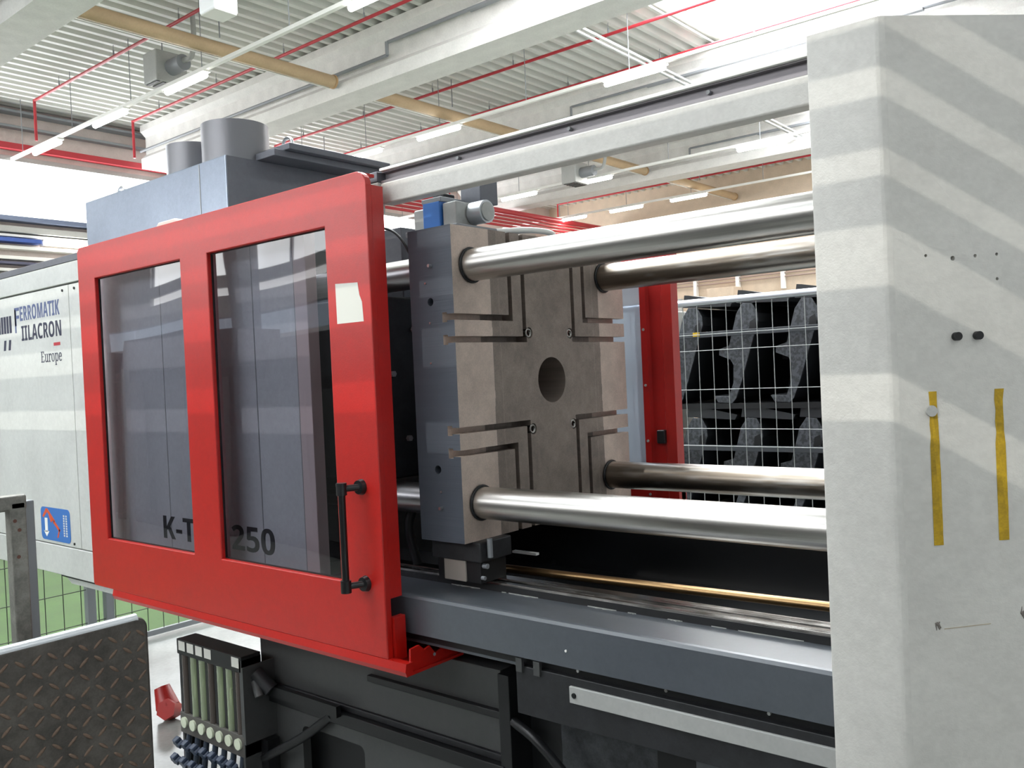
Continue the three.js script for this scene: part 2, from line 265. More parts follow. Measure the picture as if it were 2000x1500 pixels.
// moving platen with T-slots
{
  const t = thing('moving_platen', 'thick steel mould platen with T-slots and round centre hole', 'platen', [-0.1, 0.955, PC]);
  const z0 = PC - 0.535, z1 = PC + 0.538, y0 = 0.955, y1 = 2.05, X0 = -0.209;
  const ev = new Evaluator(); ev.useGroups = false; ev.attributes = ['position', 'normal'];
  const br = (g) => { const b = new Brush(g); b.updateMatrixWorld(); return b; };
  let r = br(box(X0, 0, y0, y1, z0, z1));
  const cut = (g) => { r = ev.evaluate(r, br(g), SUBTRACTION); };
  cut(rod([X0 - 0.1, 1.5, PC], [0.1, 1.5, PC], 0.088, 48));
  for (const [y, z] of [[1.915, TB], [1.085, TB], [1.915, -TB], [1.085, -TB]]) cut(rod([X0 - 0.1, y, z], [0.1, y, z], 0.0605, 32));
  for (const sy of [-1, 1]) for (const sz of [-1, 1]) for (const o of [0.235, 0.157]) {
    const yy = 1.5 + sy * o, zz = PC + sz * o, ye = sy > 0 ? y1 + 0.05 : y0 - 0.05, ze = sz > 0 ? z1 + 0.05 : z0 - 0.05;
    const w = 0.011, T = 0.017;
    const ybox = (x0, x1, h, e) => box(x0, x1, Math.min(yy - sy * e, ye), Math.max(yy - sy * e, ye), zz - h, zz + h);
    const zbox = (x0, x1, h, e) => box(x0, x1, yy - h, yy + h, Math.min(zz - sz * e, ze), Math.max(zz - sz * e, ze));
    cut(ybox(-0.05, 0.05, w, w)); cut(zbox(-0.05, 0.05, w, w)); cut(ybox(-0.056, -0.034, T, T)); cut(zbox(-0.056, -0.034, T, T));
    if (o < 0.2) cut(rod([-0.03, 1.5 + sy * 0.181, PC + sz * 0.131], [0.05, 1.5 + sy * 0.181, PC + sz * 0.131], 0.021, 28));
  }
  for (const [x, y, rr] of [[-0.11, 1.793, 0.014], [-0.111, 1.207, 0.015]]) cut(rod([x, y, z1 - 0.16], [x, y, z1 + 0.05], rr, 20));
  const g = r.geometry.index ? r.geometry.toNonIndexed() : r.geometry, p = g.attributes.position, nn = g.attributes.normal, A = [[], [], []], N = [[], [], []];
  for (let i = 0; i < p.count; i += 3) {
    const face = [0, 1, 2].every((k) => p.getX(i + k) > -0.0005);
    const slot = !face && [0, 1, 2].every((k) => p.getX(i + k) > X0 + 0.01 || Math.hypot(p.getY(i + k) - 1.5, p.getZ(i + k) - PC) < 0.1) && [0, 1, 2].some((k) => { const y = p.getY(i + k), z = p.getZ(i + k); return y > y0 + 0.002 && y < y1 - 0.002 && z > z0 + 0.002 && z < z1 - 0.002; });
    const bolt = [0, 1, 2].every((k) => Math.abs(p.getX(i + k) + 0.11) < 0.02 && p.getZ(i + k) > z1 - 0.17);
    const q = face ? 0 : slot && !bolt ? 1 : 2;
    for (let k = i; k < i + 3; k++) { A[q].push(p.getX(k), p.getY(k), p.getZ(k)); N[q].push(nn.getX(k), nn.getY(k), nn.getZ(k)); }
  }
  const geo = (q) => { const b = new THREE.BufferGeometry(); b.setAttribute('position', new THREE.Float32BufferAttribute(A[q], 3)); b.setAttribute('normal', new THREE.Float32BufferAttribute(N[q], 3)); return b; };
  // stained footprint of the last mould on the machined face
  const foot = tex(512, 512, (u, v) => { const z = z0 + u * (z1 - z0), a = Math.abs(z - PC) + 0.004 * n24(u, v); let c = a < 0.345 ? 0.64 : 0.93; c += 0.05 * (n8(u, v) - 0.5) + 0.07 * (n24(u, v) - 0.5) + 0.05 * (n64(u, v) - 0.5) + 0.08 * (n200(u * 2, v * 2) - 0.5);
    if (Math.abs(a - 0.3) < 0.003) c += 0.05; return [c, c * 0.96, c * 0.935]; }, [1, 1]);
  foot.repeat.set(1 / (z1 - z0), 1 / (y1 - y0)); foot.offset.set(-z0 / (z1 - z0), -y0 / (y1 - y0));
  const fm = S(0xd6ccc4, { metalness: 0.35, roughness: 0.5, map: foot });
  const place = (name, q, mat, l) => { let b = geo(q); { const p = b.attributes.position, uv = new Float32Array(p.count * 2); for (let i = 0; i < p.count; i++) { uv[2 * i] = p.getZ(i); uv[2 * i + 1] = p.getY(i); } b.setAttribute('uv', new THREE.BufferAttribute(uv, 2)); } b.translate(0.1, -0.955, -PC); const m = mesh(name, b, mat, t); m.userData.label = l; return m; };
  place('face', 0, fm, 'machined grey steel mounting face with a darker mould footprint');
  place('slot_walls', 1, fm, 'machined walls of the T-slots and the centre bore');
  place('body', 2, M.steelPaint, 'dark grey painted platen flank');
  for (const [y, z] of [[1.918, z1], [1.073, z1]]) part('grease_nipple', rod([-0.1, y, z - 0.002], [-0.1, y, z + 0.014], 0.006, 10), M.bright, t);
  for (const [x, y] of [[-0.13, 1.86], [-0.12, 1.58], [-0.115, 1.72], [-0.1, 1.13]]) part('screw', rod([x, y, z1 - 0.002], [x, y, z1 + 0.003], 0.004, 8), M.bright, t);
  for (const sy of [-1, 1]) for (const sz of [-1, 1]) { const pn = part('socket_screw', new THREE.LatheGeometry([[0.0085, -0.012], [0.0085, -0.002], [0.017, -0.002], [0.019, -0.006], [0.019, -0.03]].map((p) => new THREE.Vector2(...p)), 24).rotateZ(-Math.PI / 2).translate(0, 1.5 + sy * 0.181, PC + sz * 0.131), M.steel, t, 'socket head screw'); part('socket', rod([-0.03, 1.5 + sy * 0.181, PC + sz * 0.131], [-0.012, 1.5 + sy * 0.181, PC + sz * 0.131], 0.0085, 12), M.black, pn); }
  // sliding foot
  const ft = part('foot', box(-0.2, 0.035, 0.885, 0.955, 0.30, 0.47, 0.006), M.dark, t, 'black carriage under the platen');
  part('shoe', box(-0.15, -0.045, 0.81, 0.887, 0.31, 0.462, 0.004), S(0xa59d95, { metalness: 0.3, roughness: 0.5 }), ft, 'bare steel sliding shoe');
  part('wiper', box(-0.172, -0.148, 0.81, 0.887, 0.31, 0.466), M.black, ft); part('wiper', box(-0.047, 0.02, 0.81, 0.887, 0.32, 0.455), M.black, ft);
  for (const g of [rod([0.02, 0.87, 0.44], [0.04, 0.87, 0.44], 0.009, 10), rod([0.045, 0.9, 0.43], [0.045, 0.965, 0.43], 0.01, 10), rod([0.02, 0.83, 0.45], [0.035, 0.83, 0.45], 0.007, 10)]) part('fitting', g, M.grey, ft);
  part('foot', box(-0.2, 0.035, 0.81, 0.955, -0.5, -0.34), M.dark, t);
}
// valve and sensor box on top of the platen
{
  const t = thing('ejector_valve', 'grey valve block with blue solenoid and round motor on top of the platen', 'valve', [-0.17, 2.05, 0.3]);
  part('block', box(-0.31, -0.05, 2.05, 2.07, 0.2, 0.42, 0.003), M.grey, t);
  part('end_cap', box(-0.325, -0.265, 2.07, 2.16, 0.25, 0.36, 0.008), M.greyLight, t, 'pale grey end cap');
  part('solenoid', box(-0.265, -0.178, 2.07, 2.175, 0.24, 0.37, 0.004), M.blue, t, 'blue solenoid coil');
  part('solenoid_cap', box(-0.27, -0.17, 2.172, 2.19, 0.24, 0.37, 0.003), M.grey, t);
  part('terminal_box', box(-0.172, -0.105, 2.07, 2.165, 0.25, 0.36, 0.004), M.greyLight, t);
  const mo = part('motor', rod([-0.1, 2.125, 0.27], [-0.035, 2.125, 0.27], 0.042, 32), M.zinc, t, 'round silver motor');
  part('plug', rod([-0.035, 2.125, 0.27], [-0.03, 2.125, 0.27], 0.034, 24), M.greyLight, mo);
  part('bracket', box(-0.19, -0.09, 2.17, 2.27, 0.14, 0.24, 0.004), M.hoodDark, t);
  part('connector', rod([-0.34, 2.1, 0.3], [-0.31, 2.1, 0.3], 0.03, 16), M.greyLight, t);
  part('lever', box(-0.25, -0.19, 2.19, 2.21, 0.27, 0.33, 0.006), M.dark, t);
}
single('hose', pipe([[-0.07, 2.06, 0.2], [-0.02, 2.075, 0.05], [-0.03, 2.08, -0.1], [-0.08, 2.075, -0.2], [-0.12, 2.06, -0.3]], 0.012, 10), M.white, 'white hose curled on the platen top', 'hose');
single('sensor_cable', pipe([[-0.62, 2.06, 0.45], [-0.5, 2.1, 0.45], [-0.42, 2.1, 0.45], [-0.35, 2.08, 0.45], [-0.3, 2.04, 0.45], [-0.262, 1.985, 0.45], [-0.24, 1.9, 0.43]], 0.005, 8), M.black, 'thin black cable arching behind the platen', 'cable');
// clamp unit behind the platen
{
  const t = thing('clamp_unit', 'dark toggle housing behind the platen, partly seen past the door', 'clamp', [-0.9, 1.15, 0]);
  part('housing', box(-1.5, -0.42, 1.15, 1.845, -0.47, 0.5, 0.01), M.dark, t);
  part('link', rod([-0.42, 1.5, 0], [-0.21, 1.5, 0], 0.09, 32), M.steel, t);
  for (const [y, z] of [[1.3, 0.35], [1.55, 0.42], [1.72, 0.3], [1.4, 0.2]]) part('bolt', rod([-0.42, y, z], [-0.405, y, z], 0.012, 6), M.grey, t);
  part('support', box(-0.6, -0.44, 1.845, 2.12, 0.22, 0.32, 0.004), M.hoodDark, t, 'grey upright behind the door edge');
  part('arm', box(-0.62, -0.3, 2.06, 2.105, 0.2, 0.23, 0.003), M.greyLight, t);
  part('cable_chain', box(-0.52, -0.46, 1.86, 2.05, 0.02, 0.08, 0.01), M.dark, t);
}
for (const [x0, z0, x1] of [[-0.35, 0.3, -0.42], [-0.3, 0.12, -0.24]]) single('hydraulic_hose', pipe([[x0, 1.15, z0], [(x0 + x1) / 2 - 0.05, 0.98, z0 + 0.05], [x1, 0.8, z0 + 0.03], [x1 + 0.02, 0.62, z0]], 0.018, 10), M.black, x0 < -0.32 ? 'black hydraulic hose hanging behind the door edge' : 'black hydraulic hose hanging beside the sliding foot', 'hose');

// bed with guide rails
{
  const t = thing('machine_bed', 'dark grey machine bed with a long smooth front ledge', 'machine bed', [0, 0.42, 0.2]);
  part('ledge', prismX([[0.60, 0.645], [0.60, 0.768], [0.594, 0.777], [0.585, 0.779], [0.405, 0.777], [0.405, 0.6], [0.56, 0.6], [0.56, 0.645]], -0.685, 1.33), M.bedPaint, t, 'grey painted ledge');
  part('groove_shade', box(-0.685, 1.33, 0.612, 0.645, 0.5, 0.566), M.black, t, 'black strip painted in for the shade under the ledge');  // black bar stands in for the shade inside the recess
  part('apron', box(0.27, 1.33, 0.46, 0.613, 0.5, 0.588, 0.003), M.dark, t, 'dark lower apron');
  for (const x of [0.5, 0.8, 1.1]) part('screw', rod([x, 0.63, 0.56], [x, 0.63, 0.574], 0.005, 8), M.bright, t);
  const st = part('cover_strip', box(0.482, 1.33, 0.538, 0.588, 0.586, 0.597, 0.002), M.greyLight, t, 'pale greenish cover strip'); part('screw', rod([0.5, 0.563, 0.596], [0.5, 0.563, 0.6], 0.008, 12), M.black, st);
  for (const x of [0.29, 0.36]) part('clip', box(x - 0.012, x + 0.012, 0.596, 0.64, 0.585, 0.597), M.greyPanel, t);
  const rl = part('guide_rail', prismX([[0.405, 0.7], [0.405, 0.783], [0.399, 0.806], [0.378, 0.806], [0.376, 0.798], [0.358, 0.798], [0.356, 0.81], [0.31, 0.81], [0.308, 0.7]], -0.685, 1.33), M.steel, t, 'ground steel guide rail');
  part('edge', box(-0.685, 1.33, 0.776, 0.8, 0.404, 0.4075), M.black, rl);
  part('guide_rail', box(-0.685, 1.33, 0.7, 0.81, -0.47, -0.37), M.steel, t);
  part('trough', box(-0.685, 1.33, 0.525, 0.70, -0.5, 0.3), M.black, t);
  part('bolt', rod([0.48, 0.695, 0.6], [0.48, 0.695, 0.603], 0.004, 8), M.white, t);
  for (const [x, w] of [[-0.17, 0.14], [0.07, 0.02], [0.1, 0.13], [0.43, 0.11], [0.58, 0.03], [0.72, 0.05], [0.86, 0.3]]) { const pts = []; for (let k = 0; k <= 12; k++) pts.push([x + w * k / 12, 0.407 + rnd() * (w > 0.2 ? 0.004 : 0.011) * Math.sin((k + 0.5) / 13 * 3.14)]); part('grease_smear', prismY([[x, 0.4055], ...pts, [x + w, 0.4055]], 0.776, 0.7795), M.greyLight, t, 'pale smear of dried grease'); }
}
single('ejector_rod', merge(rod([-0.2, 0.80, 0.2], [1.36, 0.825, 0.2], 0.0145, 24)), M.bronze, 'slender bronze-coloured rod between the guide rails', 'rod');
single('chute_plate', prismZ([[-0.75, 0.70], [-0.75, 0.8], [-0.32, 0.885], [0.2, 0.905], [1.36, 0.92], [1.36, 0.70]], -0.32, -0.3), M.blackPlastic, 'black sheet lining the drop chute below the platen', 'chute');
single('chute_lamp', merge(box(-0.2, -0.08, 0.815, 0.824, 0.0, 0.02)), M.white, 'small white strip lying in the dark chute', 'strip');
single('chute_tag', merge(box(-0.32, -0.27, 0.82, 0.83, 0.005, 0.02)), M.yellow, 'small yellow tag lying in the dark chute', 'tag');

// cover panels of the machine (the left part of it shows behind the door)
{
  const t = thing('machine_cover', 'long pale grey machine cover with dark blue maker lettering', 'machine cover', [-2.4, 0.53, 0.5]);
  const ZP = 0.59, joints = [-4.2, -2.712, -1.78, -1.05, -0.77];
  for (let i = 0; i + 1 < joints.length; i++) part('panel', box(joints[i] + 0.0025, joints[i + 1] - 0.0025, 0.7, 2.108, ZP - 0.03, ZP, 0.002), M.paleSmooth, t);
  part('edge_trim', box(-0.768, -0.69, 0.6, 2.118, ZP - 0.05, ZP + 0.002, 0.003), S(0xd8c6be, { roughness: 0.45 }), t, 'pinkish pale end trim');
  part('backing', box(-4.2, -0.78, 0.56, 2.2, ZP - 0.06, ZP - 0.034), M.grey, t);
  part('lower_trim', box(-4.2, -0.69, 0.535, 0.694, ZP - 0.03, ZP + 0.004, 0.003), M.paleSmooth, t);
  part('upper_trim', box(-4.2, -0.26, 2.118, 2.225, ZP - 0.03, ZP + 0.002, 0.003), M.paleSmooth, t);
  part('cap_rail', box(-4.2, -0.26, 2.226, 2.262, ZP - 0.05, ZP + 0.004, 0.003), M.hoodDark, t, 'dark grey top rail');
  part('roof', box(-4.2, -1.0, 2.1, 2.22, -0.6, ZP - 0.06), M.grey, t);
  part('underside', box(-4.2, -0.78, 0.54, 0.6, -0.6, ZP - 0.06), M.grey, t); part('rear_panel', box(-4.2, -0.78, 0.6, 2.1, -0.62, -0.6), M.paleSmooth, t); part('end_panel', box(-4.22, -4.2, 0.54, 2.22, -0.62, ZP), M.paleSmooth, t); part('inner_end', box(-1.6, -1.56, 0.6, 2.1, -0.6, ZP - 0.06), M.dark, t);
  part('bracket', prismZ([[-2.98, 0.53], [-2.9, 0.49], [-2.3, 0.49], [-2.3, 0.53]], ZP - 0.12, ZP - 0.02), M.paleSmooth, t); part('gap_shade', box(-2.98, -2.3, 0.525, 0.5345, ZP - 0.02, ZP - 0.004), M.dark, t);  // dark strip paints the shade between trim and bracket
  for (const [x, y] of [[-2.78, 2.083], [-2.64, 2.083], [-2.79, 0.72], [-2.56, 0.72]]) part('screw', rod([x, y, ZP - 0.004], [x, y, ZP + 0.005], 0.007, 10), M.dark, t);
  const font = await new FontLoader().loadAsync('fonts/droid/droid_sans_bold.typeface.json'), serif = await new FontLoader().loadAsync('fonts/droid/droid_serif_regular.typeface.json');
  const glareNavy = S(0x59648a, { roughness: 0.6 });  // navy letters lightened for glare, put into the colour
  const text = (str, f, x0, x1, y, h, mat, slant = 0) => {
    const g = new TextGeometry(str, { font: f, size: 1, depth: 0.02, curveSegments: 4, bevelEnabled: false }); g.computeBoundingBox(); const b = g.boundingBox;
    const cap = new TextGeometry('H', { font: f, size: 1, depth: 0.02, bevelEnabled: false }); cap.computeBoundingBox();
    g.translate(-b.min.x, 0, 0); g.scale((x1 - x0) / (b.max.x - b.min.x), h / cap.boundingBox.max.y, 0.05); if (slant) g.applyMatrix4(new THREE.Matrix4().makeShear(0, 0, slant, 0, 0, 0));
    g.translate(x0, y, ZP); return part('lettering', g, mat, t, 'printed letters');
  };
  text('F', font, -3.42, -3.355, 1.935, 0.105, glareNavy); part('lettering', box(-3.42, -3.402, 1.895, 2.03, ZP, ZP + 0.001), glareNavy, t);
  text('ERROMATIK', font, -3.345, -2.83, 1.96, 0.082, glareNavy); text('IILACRON', font, -3.335, -2.82, 1.845, 0.085, M.navy);
  part('lettering', box(-2.92, -2.84, 1.795, 1.812, ZP, ZP + 0.001), M.pipeRed, t, 'small red bar'); text('Europe', serif, -3.09, -2.83, 1.71, 0.06, M.navy);
  for (let i = 0; i < 5; i++) part('logo_bar', box(-3.66 + i * 0.04, -3.66 + i * 0.04 + 0.03, 1.90, 2.0, ZP, ZP + 0.001), M.navy, t, 'dark blue bar of the striped logo');
  for (const x of [-3.6, -3.53]) part('logo_bar', prismZ([[x, 1.8], [x + 0.03, 1.8], [x + 0.045, 1.86], [x + 0.015, 1.86]], ZP, ZP + 0.001), M.navy, t);
  text('K-TEC 250', font, -1.85, -0.975, 0.835, 0.105, M.dark);
  // robot sticker
  const stk = part('sticker', prismZ(rrect(-3.2, -2.832, 0.716, 0.9, 0.03), ZP + 0.0006, ZP + 0.0016), M.blue, t, 'blue sticker with orange robot arm and white arrow');
  const orange = S(0xd2552d, { roughness: 0.6 });
  const zS = ZP + 0.0016, zT = zS + 0.0006;
  part('robot_arm', merge(prismZ([[-3.18, 0.845], [-3.13, 0.892], [-3.11, 0.892], [-3.02, 0.83], [-3.03, 0.818], [-3.115, 0.872], [-3.165, 0.838]], zS, zT), prismZ([[-3.03, 0.832], [-2.955, 0.78], [-2.968, 0.77], [-3.045, 0.818]], zS, zT), prismZ([[-2.96, 0.782], [-2.985, 0.735], [-2.998, 0.738], [-2.973, 0.785]], zS, zT), prismZ([[-3.1, 0.86], [-3.07, 0.815], [-3.045, 0.83]], zS, zT)), orange, stk);
  part('arrow', merge(box(-3.15, -3.115, 0.76, 0.838, zS, zT), prismZ([[-3.168, 0.765], [-3.132, 0.733], [-3.098, 0.765]], zS, zT)), M.white, stk);
  for (const [x, y0, y1] of [[-2.915, 0.75, 0.87], [-2.885, 0.75, 0.86]]) for (let y = y0; y < y1; y += 0.0135) part('small_print', box(x, x + 0.016, y, y + 0.009, zS, zT), M.paper, stk);
}
// top guide beam the door hangs on
{
  const t = thing('guide_beam', 'long white beam with a dark door track along its top', 'beam', [0.5, 2.15, 0.5]);
  part('beam', box(-0.26, 1.42, 2.148, 2.222, 0.525, 0.58, 0.006), M.pale, t);
  part('track', prismX([[0.576, 2.222], [0.546, 2.222], [0.546, 2.264], [0.57, 2.264], [0.57, 2.26], [0.552, 2.26], [0.552, 2.231], [0.576, 2.231]], -0.26, 1.42), S(0x8a868a, { roughness: 0.5, metalness: 0.3 }), t, 'dark steel track');
  part('track_cap', box(-0.26, 1.42, 2.264, 2.274, 0.46, 0.582, 0.002), M.white, t, 'white cap strip');
  for (const x of [0.1, 0.55, 1.0]) part('bolt', rod([x, 2.246, 0.553], [x, 2.246, 0.566], 0.006, 8), M.grey, t);
}
// sliding safety door
{
  const t = thing('safety_door', 'red sliding machine door with two smoked windows and black handle', 'door', [-1.27, 0.53, 0.66]);
  const x0 = -2.35, x1 = -0.203, y0 = 0.577, y1 = 2.245, ZD = 0.70, w1 = [-2.178, -1.402], w2 = [-1.193, -0.43], wy = [0.822, 2.08];
  part('door_leaf', prismZ([[x0 + 0.012, y0], [x1, y0], [x1, y1 - 0.05], ...[0, 1, 2, 3, 4, 5, 6].map((i) => [x1 - 0.05 + 0.05 * Math.cos(i * Math.PI / 12), y1 - 0.05 + 0.05 * Math.sin(i * Math.PI / 12)]), [x0 + 0.02, y1], [x0, y1 - 0.02], [x0, y0 + 0.012]], 0.672, ZD, 0.004, [rect(w1[0], w1[1], ...wy).reverse(), rect(w2[0], w2[1], ...wy).reverse()]), M.red, t, 'red painted steel door frame');
  part('side_return', prismZ([[x1 - 0.012, 0.78], [x1 - 0.012, y1 - 0.05], [x1, y1 - 0.05], [x1, 0.78]], 0.622, 0.675), M.red, t);
  part('side_return', box(x1 - 0.012, x1 + 0.012, y0 - 0.01, 0.715, 0.622, 0.672), M.red, t);
  part('top_return', box(x0 + 0.02, x1 - 0.04, y1 - 0.012, y1 - 0.001, 0.622, 0.675), M.red, t);
  for (const w of [w1, w2]) {
    const g = new THREE.PlaneGeometry(w[1] - w[0] + 0.02, wy[1] - wy[0] + 0.02, 24, 24), p = g.attributes.position;
    for (let i = 0; i < p.count; i++) { const u = p.getX(i) / (w[1] - w[0]) * 2, v = p.getY(i) / (wy[1] - wy[0]) * 2; p.setZ(i, 0.004 * (1 - u * u) * (1 - 0.6 * v * v)); }
    g.computeVertexNormals(); g.translate((w[0] + w[1]) / 2, (wy[0] + wy[1]) / 2, 0.678);
    part('window_pane', g, M.smoked, t, 'smoked see-through pane');
    part('gasket', prismZ(rect(w[0] - 0.004, w[1] + 0.004, wy[0] - 0.004, wy[1] + 0.004), 0.674, 0.682, 0, [rect(w[0] + 0.004, w[1] - 0.004, wy[0] + 0.004, wy[1] - 0.004).reverse()]), M.black, t);
  }
  part('foot_flange', prismX([[0.70, 0.577], [0.705, 0.55], [0.698, 0.533], [0.42, 0.533], [0.42, 0.541], [0.67, 0.545], [0.67, 0.577]], x0 + 0.2, x1 + 0.09), M.red, t, 'red bent bottom flange');
  part('flange_tongue', prismY([[x1 - 0.05, 0.66], [x1 + 0.09, 0.7], [x1 + 0.08, 0.42], [x1 - 0.05, 0.38]], 0.533, 0.542), M.red, t);
  const rb = part('roller_bracket', prismX([[0.675, 0.541], [0.67, 0.618], [0.63, 0.622], [0.605, 0.6], [0.58, 0.606], [0.555, 0.575], [0.535, 0.578], [0.46, 0.598], [0.44, 0.59], [0.44, 0.541]], x1 + 0.075, x1 + 0.083), M.red, t, 'red notched roller bracket');
  part('pin', merge(rod([x1 + 0.055, 0.572, 0.56], [x1 + 0.085, 0.572, 0.56], 0.006, 10), rod([x1 + 0.04, 0.57, 0.44], [x1 + 0.075, 0.57, 0.44], 0.012, 12)), M.grey, rb);
  // handle
  const h = part('handle', rod([-0.325, 0.83, 0.765], [-0.325, 1.15, 0.765], 0.0125, 24), M.blackPlastic, t, 'black tubular pull handle');
  for (const y of [1.163, 0.827]) {
    part('mount', rod([-0.297, y, ZD], [-0.297, y, ZD + 0.016], 0.028, 28, 0.024), M.blackPlastic, h);
    part('arm', rod([-0.297, y, ZD + 0.008], [-0.325, y, 0.765], 0.012, 14), M.blackPlastic, h);
    part('sleeve', rod([-0.325, y - 0.022, 0.765], [-0.325, y + 0.02, 0.765], 0.0185, 24), y > 1 ? S(0x3a3a3c, { metalness: 0.6, roughness: 0.35 }) : M.blackPlastic, h);
  }
  part('paper_note', prismZ([[-0.383, 1.733], [-0.243, 1.733], [-0.247, 1.80], [-0.259, 1.825], [-0.266, 1.868], [-0.384, 1.874]], ZD, ZD + 0.0008), M.paper, t, 'torn white paper note stuck on the frame');
}
// rear guard door
{
  const t = thing('rear_guard', 'red rear guard frame with hazy pane behind the tie bars', 'guard', [-0.9, 0.9, -0.74]);
  part('post', prismY([[-0.01, -0.78], [-0.01, -0.72], [0.02, -0.72], [0.03, -0.735], [0.09, -0.735], [0.1, -0.72], [0.15, -0.72], [0.15, -0.78]], 0.9, 1.95), M.red, t, 'red folded edge post');
  part('bottom_rail', box(-2.1, 0.15, 0.9, 0.985, -0.79, -0.74, 0.004), M.red, t); part('top_rail', box(-2.1, 0.15, 1.95, 2.03, -0.79, -0.74, 0.004), M.red, t);
  part('pane', box(-2.05, 0.0, 0.985, 1.95, -0.765, -0.76), M.haze, t, 'hazy plastic pane');
  for (const y of [1.7, 1.45, 1.2, 0.96]) part('rivet', rod([0.005, y, -0.722], [0.005, y, -0.716], 0.006, 10), M.greyLight, t);
  part('latch', box(0.06, 0.1, 1.19, 1.25, -0.738, -0.7, 0.006), M.black, t, 'black latch');
  part('leg', box(-1.95, -1.87, FY, 0.9, -0.79, -0.74), M.grey, t); part('leg', box(0.05, 0.13, FY, 0.9, -0.79, -0.74), M.grey, t);
}
// cabinet on the injection side: folded sheet with a slanted face
{
  const t = thing('end_cabinet', 'tall pale grey cabinet with slanted face and yellow tape strips', 'cabinet', [1.6, FY, 0.4]);
  const out = [[1.297, 0.62], [1.297, 0.653], [1.299, 0.658], [1.304, 0.66]], cx = 1.462, R = 0.03;
  for (let i = 0; i <= 6; i++) { const a = i / 6 * Math.PI / 4; out.push([cx - 0.012 + R * Math.sin(a), 0.66 - R + R * Math.cos(a)]); }
  const e = out[out.length - 1]; out.push([e[0] + 0.86, e[1] - 0.86]);
  const inn = out.slice().reverse().map(([x, z]) => [x - 0.004, z - 0.016]); inn[inn.length - 1] = [1.31, 0.62]; inn[inn.length - 2] = [1.31, 0.64]; inn[inn.length - 3] = [1.312, 0.643]; inn[inn.length - 4] = [1.315, 0.644];
  let shell = new Brush(prismY([...out, ...inn], FY + 0.05, 2.283)); shell.updateMatrixWorld(); const ev = new Evaluator(); ev.useGroups = false; ev.attributes = ['position', 'normal'];
  part('top', prismY([[1.31, 0.64], [1.45, 0.64], [2.28, -0.19], [2.28, -0.8], [1.42, -0.8], [1.42, 0.4], [1.31, 0.4]], 2.268, 2.28), M.pale, t);
  part('plinth', prismY([[1.33, 0.6], [1.45, 0.6], [2.25, -0.2], [2.25, -0.75], [1.42, -0.75], [1.42, 0.4], [1.33, 0.4]], FY, FY + 0.06), M.dark, t);
  part('closing_sheet', box(1.335, 1.345, FY + 0.065, 2.14, 0.47, 0.64), M.pale, t); part('rear_sheet', box(1.42, 2.26, FY + 0.05, 2.268, -0.8, -0.785), M.pale, t);  // unseen sheets added to keep the shell dark behind its holes
  part('rear_sheet', box(2.26, 2.28, FY + 0.05, 2.27, -0.8, -0.19), M.pale, t);
  const ex = e[0], ez = e[1], q = Math.SQRT1_2;   // mark at distance s along the slanted face
  const P = (s, y, d = 0) => [ex - 0.012 + s * q + d * q, y, ez + 0.012 - s * q + d * q];
  const hole = (s, y, r) => { const b = new Brush(rod(P(s, y, -0.05), P(s, y, 0.02), r, 14)); b.updateMatrixWorld(); shell = ev.evaluate(shell, b, SUBTRACTION); };
  for (const [s, y, r] of [[0.091, 1.752, 0.0035], [0.154, 1.744, 0.0055], [0.207, 1.748, 0.004], [0.258, 1.75, 0.0035], [0.257, 1.695, 0.0035]]) hole(s, y, r);
  part('shell', toCreasedNormals(shell.geometry.index ? shell.geometry.toNonIndexed() : shell.geometry, 0.5), M.pale, t, 'pale grey folded sheet shell');
  for (const s of [0.153, 0.203]) part('plug', rod(P(s, 1.57, -0.002), P(s, 1.57, 0.012), 0.0095, 20), M.black, t, 'black rubber plug');
  part('cap', rod(P(0.088, 1.407, 0), P(0.088, 1.407, 0.006), 0.0125, 24), M.greyLight, t, 'grey round cap');
  const tape = (s0, s1, ya, yb) => { const w = s1 - s0, pts = [[0, 0], [w, 0]]; const n = 14; for (let i = 0; i <= n; i++) pts.push([w - (i > 7 ? rnd() * 0.004 : rnd() * 0.0008), (yb - ya) * i / n]); for (let i = n; i > 0; i--) pts.push([(i > 9 ? rnd() * 0.003 : 0), (yb - ya) * i / n]);
    const g = extr(pts, 0.0012).rotateY(Math.PI / 4), o = P(s0, ya, 0.0002); g.translate(...o); part('tape_strip', g, M.yellow, t, 'worn yellow tape strip'); };
  tape(0.084, 0.106, 1.107, 1.45); tape(0.238, 0.262, 1.109, 1.449);
  for (const [s, y] of [[0.086, 0.931], [0.287, 0.943]]) for (let i = 0; i < 9; i++) part('paint_chip', rod(P(s + (rnd() - 0.5) * 0.012, y + (rnd() - 0.5) * 0.03, -0.001), P(s + (rnd() - 0.5) * 0.012, y, 0.0005), 0.001 + rnd() * 0.0022, 7), S(0x77706a), t);
  { const g = extr([[0, 0], [0.11, 0.004], [0.11, 0.006], [0, 0.002]], 0.0006).rotateY(Math.PI / 4); g.translate(...P(0.1, 0.918, 0.0001)); part('scratch', g, S(0xb9ad98), t); }
}
single('fixed_platen', box(1.40, 1.5, 0.955, 2.05, -0.56, 0.42, 0.004), M.steelPaint, 'fixed platen that the tie bars run into behind the cabinet', 'platen');
single('injection_base', box(1.37, 2.1, FY, 0.95, -0.7, 0.0, 0.01), M.dark, 'dark base under the fixed platen inside the cabinet', 'base');

